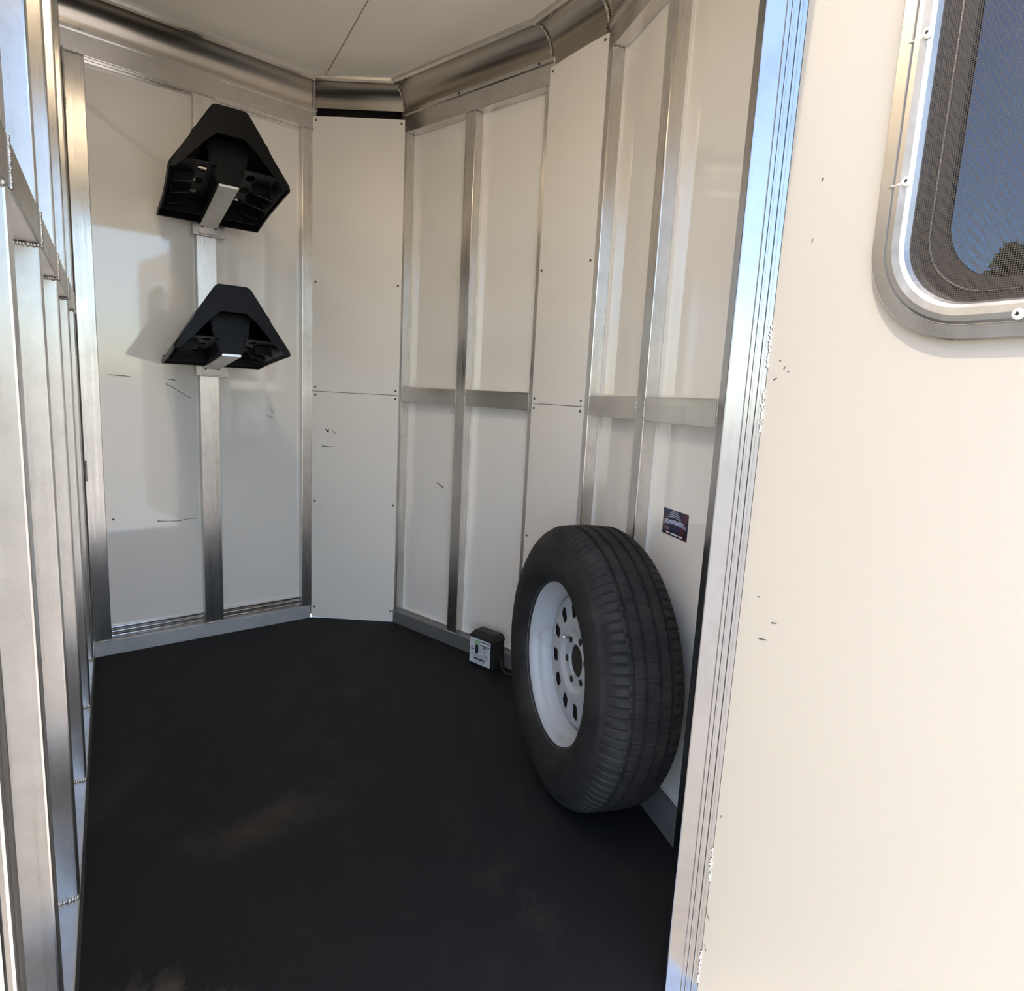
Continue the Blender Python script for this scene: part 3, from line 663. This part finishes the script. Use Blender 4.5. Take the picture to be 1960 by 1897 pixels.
bmesh.ops.create_cone(bm, segments=10, radius1=0.0045, radius2=0.004, depth=0.022, cap_ends=True, matrix=Matrix.Translation((0.0, 0.0, 0.0)))
o = obj('bolt', bm, STEEL, wheel, True); o.location = (0.070 * math.cos(t), 0.070 * math.sin(t), h - 0.067)
# dark disc added behind the holes, standing in for the shade inside
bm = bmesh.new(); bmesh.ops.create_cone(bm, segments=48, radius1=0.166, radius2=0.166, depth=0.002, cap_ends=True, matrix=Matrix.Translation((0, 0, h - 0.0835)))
obj('hole_shade_disc', bm, DARK, wheel)

# ------------------------------------------------------------------ breakaway battery box
box = bpy.data.objects.new('battery_box', None); C.objects.link(box); p = NOSE.pt(0.578, 0.036, 0.0)
X, Y = NOSE.t, NOSE.n
box.matrix_world = Matrix(((X.x, Y.x, 0, p.x), (X.y, Y.y, 0, p.y), (0, 0, 1, 0), (0, 0, 0, 1)))
tag(box, 'small black plastic box with white printed label on floor by the tyre', 'battery box')
def cube(x0, x1, y0, y1, z0, z1, bev):
    bm = bmesh.new(); bmesh.ops.create_cube(bm, size=1, matrix=Matrix.Translation(((x0 + x1) / 2, (y0 + y1) / 2, (z0 + z1) / 2)) @ Matrix.Diagonal((x1 - x0, y1 - y0, z1 - z0, 1)))
    if bev: bmesh.ops.bevel(bm, geom=bm.edges[:], offset=bev, segments=3, affect='EDGES')
    return bm
obj('body', cube(-0.058, 0.066, -0.031, 0.031, 0.0, 0.112, 0.005), BOXBLK, box)
bm = bmesh.new()
lo_, hi_ = [(-0.061, -0.033), (0.069, -0.033), (0.069, 0.033), (-0.061, 0.033)], [(-0.046, -0.031), (0.054, -0.031), (0.050, 0.016), (-0.044, 0.016)]
hexa(bm, [Vector((a, b, 0.110)) for a, b in lo_] + [Vector((a, b, 0.132)) for a, b in hi_])
bmesh.ops.bevel(bm, geom=bm.edges[:], offset=0.003, segments=2, affect='EDGES'); obj('lid', bm, BOXBLK, box)
LBL = mat('label_white', (0.62, 0.66, 0.70), 0.4); INK = mat('label_ink', (0.02, 0.025, 0.035), 0.5); INKG = mat('label_grey_ink', (0.22, 0.24, 0.28), 0.5); GRN = mat('label_green', (0.05, 0.42, 0.08), 0.5)
lab = obj('label', cube(-0.052, 0.050, 0.0312, 0.0317, 0.010, 0.107, 0), LBL, box)
def ink(x0, x1, z0, z1, mt, name='print'):   # x measured from the left of the label, as read
    obj(name, cube(-0.052 + x0, -0.052 + x1, 0.0317, 0.0320, 0.107 - z1, 0.107 - z0, 0), mt, lab)
for r in ((0.050, 0.096, 0.006, 0.0095, INK), (0.050, 0.096, 0.020, 0.0235, INK), (0.060, 0.088, 0.027, 0.0305, INK), (0.046, 0.093, 0.036, 0.038, INKG), (0.046, 0.058, 0.042, 0.044, INKG), (0.064, 0.080, 0.042, 0.044, INKG), (0.046, 0.058, 0.048, 0.050, INKG), (0.064, 0.080, 0.048, 0.050, INKG), (0.064, 0.092, 0.055, 0.057, INKG),
          (0.006, 0.022, 0.010, 0.012, INKG), (0.010, 0.020, 0.032, 0.034, INKG), (0.006, 0.022, 0.037, 0.039, INKG), (0.006, 0.022, 0.042, 0.046, INK), (0.006, 0.020, 0.049, 0.051, INKG), (0.005, 0.095, 0.060, 0.0615, INKG), (0.005, 0.093, 0.064, 0.0655, INKG), (0.020, 0.092, 0.068, 0.0695, INKG), (0.022, 0.076, 0.0745, 0.081, INK), (0.022, 0.078, 0.085, 0.087, INKG), (0.030, 0.070, 0.090, 0.0915, INKG)): ink(*r)
def inkdisc(x, z, rx, rz, mt, d):
    bm = bmesh.new(); a = [bm.verts.new((-0.052 + x + rx * math.cos(2 * math.pi * i / 20), 0.0317 + d, 0.107 - z + rz * math.sin(2 * math.pi * i / 20))) for i in range(20)]; bm.faces.new(a); obj('print', bm, mt, lab)
inkdisc(0.038, 0.014, 0.011, 0.010, GRN, 0.0003); inkdisc(0.038, 0.014, 0.0072, 0.0065, LBL, 0.0005); inkdisc(0.038, 0.014, 0.0035, 0.003, GRN, 0.0007)
ink(0.028, 0.043, 0.028, 0.054, INK); inkdisc(0.0355, 0.028, 0.0075, 0.005, INK, 0.0003); inkdisc(0.0355, 0.054, 0.0075, 0.005, INK, 0.0003)
bm = bmesh.new()
pts = [Vector((0.066, 0.0, 0.05)), Vector((0.085, 0.01, 0.045)), Vector((0.10, 0.02, 0.02)), Vector((0.12, 0.015, 0.006)), Vector((0.15, 0.0, 0.005))]
rows = []
for i, q in enumerate(pts):
    rows.append([bm.verts.new(q + Vector((0, 0.004 * math.cos(t), 0.004 * math.sin(t)))) for t in [2 * math.pi * k / 8 for k in range(8)]])
for a, b in zip(rows, rows[1:]):
    for k in range(8): bm.faces.new((a[k], a[(k + 1) % 8], b[(k + 1) % 8], b[k]))
obj('cable', bm, BOXBLK, box, True)

# ------------------------------------------------------------------ printed sticker on the side wall
S0, S1, Z0, Z1 = 0.463, 0.575, 0.686, 0.750
STK = mat('sticker_print', (0.02, 0.02, 0.03), 0.3)
sf = noise(STK, coords(STK, (30, 30, 40)), 1.0, 4, 0.6); sf2 = noise(STK, coords(STK, (22, 22, 22)), 1.3, 2, 0.5)
link(STK, mixc(STK, ramp(STK, sf2, [(0.45, 0.0), (0.65, 0.8)]), mixc(STK, ramp(STK, sf, [(0.4, 0.0), (0.7, 0.7)]), (0.012, 0.012, 0.02), (0.03, 0.05, 0.16)), (0.14, 0.025, 0.03)), 'Base Color')
stk = tag(wbox('sticker', SIDE, S0, S1, PZ + 0.0005, PZ + 0.0011, Z0, Z1, STK, None, 0), 'dark rectangular sticker with blue and white streaked print on white panel', 'sticker')
ST_B, ST_W = mat('sticker_pale_blue', (0.40, 0.47, 0.68), 0.3), mat('sticker_white', (0.75, 0.75, 0.74), 0.3)
def streak(f, a, b, wdt, mt, n=16):
    bm = bmesh.new(); prev = None
    for i in range(n + 1):
        u = a + (b - a) * i / n; z = f(u); ww = wdt * math.sin(math.pi * (i + 0.6) / (n + 1.2)) + 0.0006
        q = [bm.verts.new(SIDE.pt(S0 + u * (S1 - S0), PZ + 0.0014, Z0 + (Z1 - Z0) * z + k * ww / 2)) for k in (-1, 1)]
        if prev: bm.faces.new((prev[0], q[0], q[1], prev[1]))
        prev = q
    obj('print', bm, mt, stk)
for k in range(4): streak(lambda u, k=k: 0.74 + 0.07 * k - 1.1 * (u - 0.45) ** 2, 0.16 + 0.05 * k, 0.80 - 0.06 * k, 0.0016, ST_B)
streak(lambda u: 0.56 + 0.03 * u, 0.06, 0.34, 0.002, ST_W); streak(lambda u: 0.50, 0.02, 0.20, 0.0018, ST_W); streak(lambda u: 0.60, 0.48, 0.86, 0.0018, ST_W)
for k in range(3): streak(lambda u, k=k: 0.44 - 0.05 * k + 0.16 * math.sin(2.6 * u + 0.2) + 0.012 * math.sin(40 * u + k), 0.02, 0.97, 0.0028, ST_B, 40)
for a, b in ((0.16, 0.32), (0.34, 0.66), (0.69, 0.84)): streak(lambda u: 0.09, a, b, 0.004, ST_W, 6)
for a in (0.10, 0.17, 0.24): streak(lambda u: 0.24 + 0.04 * math.sin(50 * u), a, a + 0.05, 0.0025, ST_B, 6)

# ------------------------------------------------------------------ unseen fill lamp along the divider, added to brighten the compartment
FILL_LENS = mat('fill_lamp_lens', (0.9, 0.88, 0.82), 0.4); nodes(FILL_LENS)[2].inputs['Emission Color'].default_value = (*FILL_COL, 1); nodes(FILL_LENS)[2].inputs['Emission Strength'].default_value = FILL_E
lamp = bpy.data.objects.new('added_fill_lamp', None); C.objects.link(lamp); p = DIV.pt(1.325, 0.105, T_C); lamp.location = p; lamp.rotation_euler = (0, 0, rad(-57.23))
tag(lamp, 'added fill lamp bar on the ceiling along the divider wall, out of view', 'added fill lamp')
obj('added_lamp_housing', cube(-0.54, 0.54, -0.064, 0.064, -0.020, 0.0, 0.004), SKIN, lamp)
obj('lens', cube(-0.525, 0.525, -0.055, 0.055, -0.032, -0.0195, 0.006), FILL_LENS, lamp)

# ------------------------------------------------------------------ trees beyond
BARK = mat('bark', (0.10, 0.075, 0.055), 0.9); LEAF = mat('leaves', (0.075, 0.105, 0.035), 0.7)
def tree(x, y, hgt, wid, label, seed):
    rnd = random.Random(seed); root = bpy.data.objects.new('tree', None); C.objects.link(root); root.location = (x, y, -0.52)
    tag(root, label, 'tree', group='trees beyond the trailer')
    bm = bmesh.new(); bmesh.ops.create_cone(bm, segments=8, radius1=0.22, radius2=0.08, depth=hgt * 0.7, matrix=Matrix.Translation((0, 0, hgt * 0.35))); obj('trunk', bm, BARK, root)
    bm = bmesh.new()
    for k in range(700):
        t = rnd.random(); z = hgt * (0.25 + 0.75 * t); rr = wid * math.sqrt(rnd.random()) * math.sin(math.pi * (0.15 + 0.8 * t)) ; a = rnd.uniform(0, 2 * math.pi)
        c0 = Vector((rr * math.cos(a), rr * math.sin(a), z)); u = Vector([rnd.uniform(-1, 1) for _ in range(3)]).normalized(); v_ = u.orthogonal().normalized(); s = rnd.uniform(0.16, 0.40)
        bm.faces.new([bm.verts.new(c0 + q) for q in (u * s, v_ * s * 0.6, -u * s, -v_ * s * 0.6)])
    f = obj('foliage', bm, LEAF, root, keep=True); f['kind'] = 'stuff'
T_ = [(13.15, 17.64, 6.2, 1.2, 'small rounded tree seen through the door window'), (-11.0, -17.0, 7.5, 2.6, 'broad leafy tree behind the photographer')]
for k, (x, y, hh, ww, lb) in enumerate(T_): tree(x, y, hh, ww, lb, k)
